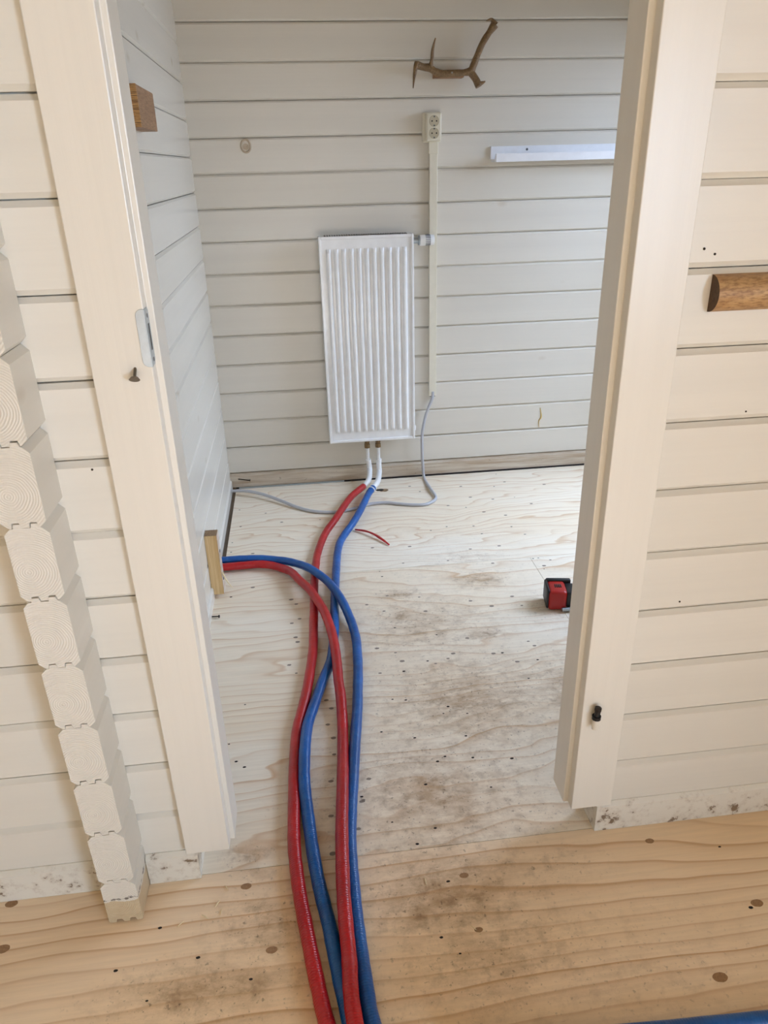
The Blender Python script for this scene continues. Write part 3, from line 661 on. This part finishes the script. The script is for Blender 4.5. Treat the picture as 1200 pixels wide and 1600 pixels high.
# ---------------------------------------------------------------- hoses
def ext(Pn, dx, dy, n=3, step=.12):
    q = list(Pn); x, y, zz = q[-1]
    for i in range(1, n + 1): q.append((x + dx * step * i, y + dy * step * i, zz))
    return q
HR = 0.0155
h = tube('pipe_hose', [SLEEVE_R[-1]] + ext(RED_A, 0.25, -1), HR, M['hose_red'], None, 18, 0.03)
tag(h, 'red insulated hose from the radiator, leftmost at the lower edge', 'hose', 'insulated heating hoses')
h = tube('pipe_hose', [SLEEVE_B[-1]] + ext(BLUE_A, 0.22, -1), HR, M['hose_blue'], None, 18, 0.03)
tag(h, 'blue insulated hose from the radiator with a white cable tie', 'hose', 'insulated heating hoses')
v0 = Vector(SLEEVE_B[-1]); v1 = Vector(BLUE_A[0]); ax = (v1 - v0).normalized(); cc = v0.lerp(v1, 0.42)
bm = bmesh.new(); add_cyl(bm, cc, ax, HR + .0017, 0.006, 24); add_cyl(bm, v0.lerp(v1, -0.02), ax, HR + .0008, 0.006, 24)
link('cable_tie', finish(bm, 'cable_tie', smooth=True, auto=.6), M['white_plastic'], h)
h = tube('pipe_hose', [(-0.43, 2.60, 0.022)] + ext(RED_B, 0.12, -1), HR, M['hose_red'], None, 18, 0.03)
tag(h, 'red insulated hose bending out of the left wall beside the pine block', 'hose', 'insulated heating hoses')
h = tube('pipe_hose', [(-0.43, 2.645, 0.03)] + ext(BLUE_B, 0.2, -1), HR, M['hose_blue'], None, 18, 0.03)
tag(h, 'blue insulated hose bending out of the left wall, arching over the others', 'hose', 'insulated heating hoses')
h = tube('pipe_hose', [(0.20, 0.767, HR), (0.36, 0.757, HR), (0.525, 0.7455, HR), (0.765, 0.7345, HR), (1.0, 0.72, HR), (1.4, 0.69, HR)], HR, M['hose_blue'], None, 18, 0.02)
tag(h, 'blue insulated hose lying across the bottom right corner', 'hose', 'insulated heating hoses')

# ---------------------------------------------------------------- cable, socket, channel
c_ = tube('cable', [(0.632, 3.443, 0.44)] + CABLE + [(-0.44, CABLE[-1][1] + .01, 0.02)], 0.0072, M['cable'], None, 12, 0.0, 6)
tag(c_, 'grey conduit cable hanging to the floor and curving to the left corner', 'cable')
ch = empty('cable_channel', (0.63, YB, 0.41)); tag(ch, 'cream plastic cable channel running down from the wall socket', 'cable channel')
box('channel', (0.6130, YB - .022, 0.418), (0.6480, YB - .0005, 1.480), M['plastic'], ch, bevel=0.002)
box('channel_cover', (0.6100, YB - .0245, 1.480), (0.6500, YB - .0005, 1.534), M['plastic'], ch, bevel=0.002)
box('channel_mouth', (0.617, YB - .020, 0.4155), (0.644, YB - .003, 0.4185), M['black'], ch)
so = empty('wall_socket', (0.625, YB, 1.58)); tag(so, 'cream double wall socket below the antler', 'socket')
box('back_box', (0.583, YB - .022, 1.523), (0.662, YB - .0005, 1.637), M['plastic'], so, bevel=0.007)
face = box('face_plate', (0.596, YB - .046, 1.527), (0.660, YB - .021, 1.633), M['plastic'], so, bevel=0.006)
for zz in (1.6025, 1.5575):
    s_ = cyl('socket_well', (0.6285, YB - .0462, zz), (0, 1, 0), 0.0195, 0.0012, M['socket'], so, 28)
    bm = bmesh.new(); ring = [Vector((0.6285 + .0195 * math.cos(2 * math.pi * k / 28), YB - .0462, zz + .0195 * math.sin(2 * math.pi * k / 28))) for k in range(29)]
    add_tube(bm, ring, 0.0016, 8, caps=False); me = bpy.data.meshes.new('rim'); bm.to_mesh(me); bm.free(); link('rim', me, M['socket'], s_)
    for dx in (-.0095, .0095): cyl('pin_hole', (0.6285 + dx, YB - .0469, zz), (0, 1, 0), 0.0031, 0.0008, M['black'], s_, 12)
    for dz in (-.0165, .0165): box('earth_clip', (0.6255, YB - .0478, zz + dz - .0028), (0.6315, YB - .0464, zz + dz + .0028), M['slot'], s_)

# ---------------------------------------------------------------- picture ledge
le = empty('picture_ledge', (0.88, YB, 1.44)); tag(le, 'narrow white picture ledge on the far wall right of the socket', 'shelf')
bm = bmesh.new(); LX0, LX1 = 0.882, 1.68
box('back_plate', (LX0, YB - .014, 1.452), (LX1, YB - .0005, 1.503), M['shelf'], le, bevel=.001)
box('bottom_plate', (LX0 + .002, YB - .062, 1.442), (LX1, YB - .014, 1.453), M['shelf'], le, bevel=.001)
box('front_lip', (LX0 + .009, YB - .074, 1.4415), (LX1, YB - .060, 1.474), M['shelf'], le, bevel=.001)
cyl('screw', (1.041, YB - .0145, 1.4885), (0, 1, 0), 0.005, 0.0015, M['slot'], le, 14)

# ---------------------------------------------------------------- antler
an = empty('antler', (0.7, YB, 1.77)); tag(an, 'brown branching antler mounted on the far wall as a hook', 'antler')
def lerp_r(n, rs):
    out = []
    for i in range(n):
        t = i / (n - 1) * (len(rs) - 1); j = min(int(t), len(rs) - 2); out.append(rs[j] + (rs[j + 1] - rs[j]) * (t - j))
    return out
bm = bmesh.new()
def yoff(Pn, ys):
    n = len(Pn); return [(p_[0], p_[1] - lerp_r(n, ys)[i], p_[2]) for i, p_ in enumerate(Pn)]
for Pn, rs, ys in ((ANT_BEAM, [.013, .012, .0135, .0125, .0118, .0115, .0115, .0135, .013, .0115, .0112, .0115, .0155], [.01, 0, 0, 0, 0, 0, .0, .0, .01, .02, .025]),
                   (ANT_DOWN, [.011, .0085, .0055, .0018], [.012, .02, .03]), (ANT_UP, [.011, .0062, .0058, .0022], [0, .015, .03]),
                   (ANT_HOOK, [.013, .008, .005, .0018], [.025, .035]), (ANT_BR, [.013, .0125, .0135], [0, .012]), (ANT_ST, [.008, .006, .002], [.012, .02])):
    Q = catmull(yoff(Pn, ys), 6); add_tube(bm, Q, [v * 1.1 for v in lerp_r(len(Q), rs)], 14, 0.05)
me = bpy.data.meshes.new('antler_horn'); bm.to_mesh(me); bm.free()
link('antler_horn', me, M['antler'], an)
box('mount_block', (0.628, YB - .042, 1.758), (0.752, YB - .0005, 1.776), M['oak_side'], an, bevel=.002)
cyl('screw', (0.6985, 3.4035, 1.774), (0, 1, 0), 0.0035, 0.003, M['steel'], an, 12)

# ---------------------------------------------------------------- wooden pieces on the walls
ok = empty('oak_block', (-0.36, 2.2, 1.58)); tag(ok, 'square oak block fixed high on the far left wall', 'wood block')
box('oak_body', (XL + .0005, 2.085, 1.540), (-0.3405, 2.335, 1.632), M['oak_side'], ok, bevel=.0015)
box('oak_edge_band', (XL + .001, 2.076, 1.5395), (-0.340, 2.086, 1.6325), M['oak'], ok, bevel=.001)
pb = empty('pine_block', (-0.36, 2.43, 0.02)); tag(pb, 'short bare pine batten screwed upright to the left wall above the hoses', 'wood block')
box('batten', (XL + .0005, 2.405, 0.016), (-0.341, 2.452, 0.2590), M['pine'], pb, bevel=.001)
box('painted_side', (-0.3412, 2.404, 0.016), (-0.3395, 2.453, 0.259), paint('flaking_paint', srgb(236, 222, 208), 'z', .6, stain=.7, knots=False), pb)
box('sawn_top', (XL + .001, 2.4055, 0.2588), (-0.3415, 2.4515, 0.2602), M['pine_end'], pb)
for zz in (0.07, 0.185): cyl('screw', (-0.339, 2.428, zz), (1, 0, 0), 0.006, 0.003, M['slot'], pb, 12)
tube('splinter', [(-0.338, 2.41, 0.105), (-0.325, 2.40, 0.075), (-0.306, 2.395, 0.045)], [.0035, .003, .001], M['chip'], pb, 5, 0.0, 3)

hr = empty('grab_handle', (0.75, YF, 1.23)); tag(hr, 'half-round peeled log handle on the near right wall', 'handle')
prof = []
for k in range(15):
    a = -math.pi / 2 + math.pi * k / 14
    prof.append((YF - 0.0005 - 0.030 * math.cos(a), 1.2335 + 0.0305 * math.sin(a)))
bm = bmesh.new(); add_prism(bm, prof, 0.694, 1.25, 'x'); bmesh.ops.recalc_face_normals(bm, faces=bm.faces)
me = finish(bm, 'half_log', smooth=True, auto=.7); me.materials.append(M['log_bark']); me.materials.append(M['log_end'])
for p in me.polygons:
    if abs(p.normal.x) > .9: p.material_index = 1
link('half_log', me, None, hr)

# ---------------------------------------------------------------- cordless tool on the floor
dr = empty('power_drill', (0.93, 2.18, 0)); tag(dr, 'red and black cordless drill lying on the floor behind the right jamb', 'drill')
def rounded(name, size, loc, rot, mat, parent, bev=.008, seg=3):
    bm = bmesh.new(); s = Vector(size) / 2; add_box(bm, -s, s)
    me = finish(bm, name, smooth=True, bevel=bev, seg=seg, auto=.9)
    me.transform(Matrix.Translation(loc) @ Matrix.Rotation(rot[2], 4, 'Z') @ Matrix.Rotation(rot[1], 4, 'Y') @ Matrix.Rotation(rot[0], 4, 'X'))
    return link(name, me, mat, parent)
DRZ = -0.32
Rm = Matrix.Translation((0.826, 2.165, 0.002)) @ Matrix.Rotation(math.radians(-10), 4, 'Z')
def dpart(name, a, b, mat, bev=.006, parent=dr, tilt=0.0):
    bm = bmesh.new(); add_box(bm, a, b); me = finish(bm, name, smooth=True, bevel=bev, seg=3, auto=.9)
    me.transform(Rm @ Matrix.Rotation(tilt, 4, 'Y')); return link(name, me, mat, parent)
# local x points away to the right (behind the jamb), y to the back, z up
bat = dpart('battery', (-0.012, -0.040, 0.0), (0.052, 0.046, 0.076), M['red_tool'], .012)
dpart('battery_base', (-0.019, -0.034, 0.004), (-0.008, 0.050, 0.080), M['black'], .007)
dpart('battery_top', (-0.014, 0.036, 0.050), (0.075, 0.054, 0.082), M['black'], .006)
for i in range(4): dpart('release_button', (0.012 + i * .0065, -0.006, 0.074), (0.0158 + i * .0065, 0.014, 0.0785), M['black'], .001, bat)
dpart('foot', (0.048, -0.034, 0.010), (0.085, 0.040, 0.070), M['black'], .008)
dpart('grip', (0.080, -0.018, 0.016), (0.190, 0.020, 0.062), M['black'], .012)
dpart('motor_housing', (0.170, -0.070, 0.004), (0.235, 0.095, 0.074), M['red_tool'], .016)
dpart('chuck', (0.182, -0.125, 0.018), (0.224, -0.070, 0.060), M['black'], .012)
bm = bmesh.new(); add_cyl(bm, Rm @ Vector((0.203, -0.15, 0.039)), Rm.to_3x3() @ Vector((0, 1, 0)), 0.004, 0.06, 10); link('drill_bit', finish(bm, 'drill_bit', smooth=True, auto=.6), M['steel'], dr)
bm = bmesh.new(); add_cyl(bm, Rm @ Vector((0.052, -0.044, 0.010)), Rm.to_3x3() @ Vector((1, .2, 0)), 0.007, 0.035, 12); link('belt_clip', finish(bm, 'belt_clip', smooth=True, auto=.6), M['galv'], dr)

# ---------------------------------------------------------------- small things on the floor
st = tube('plastic_strip', STRIP, [.0035, .0048, .0045, .0055, .0035], M['hose_red'], None, 8, 0.12, 5)
tag(st, 'thin red scrap of hose film curled on the plywood', 'scrap')
def nail(name, a, b, r, label):
    a, b = Vector(a), Vector(b); d = (b - a); e = empty(name, a)
    tag(e, label, 'nail')
    bm = bmesh.new(); add_cyl(bm, (a + b) / 2, d, r, d.length, 8); link('shank', finish(bm, 'shank', smooth=True, auto=.6), M['nail'], e)
    bm = bmesh.new(); add_cyl(bm, b, d, r * 2.6, 0.002, 12); link('head', finish(bm, 'head', smooth=True, auto=.6), M['nail'], e)
nail('nail', (-0.376, 2.275, 0.004), (-0.350, 2.268, 0.007), 0.0022, 'small dark nail on the floor beside the left jamb')
nail('nail', (-0.345, 3.441, 0.051), (-0.288, 3.441, 0.040), 0.0024, 'dark nail stuck across the stained strip in the far left corner')
nl = ['light wood shaving on the floor, nearest the left jamb', 'light wood shaving, second from the left jamb', 'light wood shaving, third from the left jamb',
      'light wood shaving left of the other shavings', 'light wood shaving closest to the sawn log stub', 'light wood shaving on the dark stain right of the hoses', 'light wood shaving by the knot below the dark stain']
for (sx, sy), lb in zip(SHAV, nl):
    a = random.uniform(0, 3.1); L_ = random.uniform(.006, .010)
    o = tube('wood_shaving', [(sx - L_ * math.cos(a), sy - L_ * math.sin(a), .0016), (sx, sy, .0030), (sx + L_ * math.cos(a), sy + L_ * math.sin(a), .0016)], [.0006, .0016, .0006], M['chip'], None, 5, 0, 3)
    tag(o, lb, 'wood shaving', 'wood shavings on the floor')
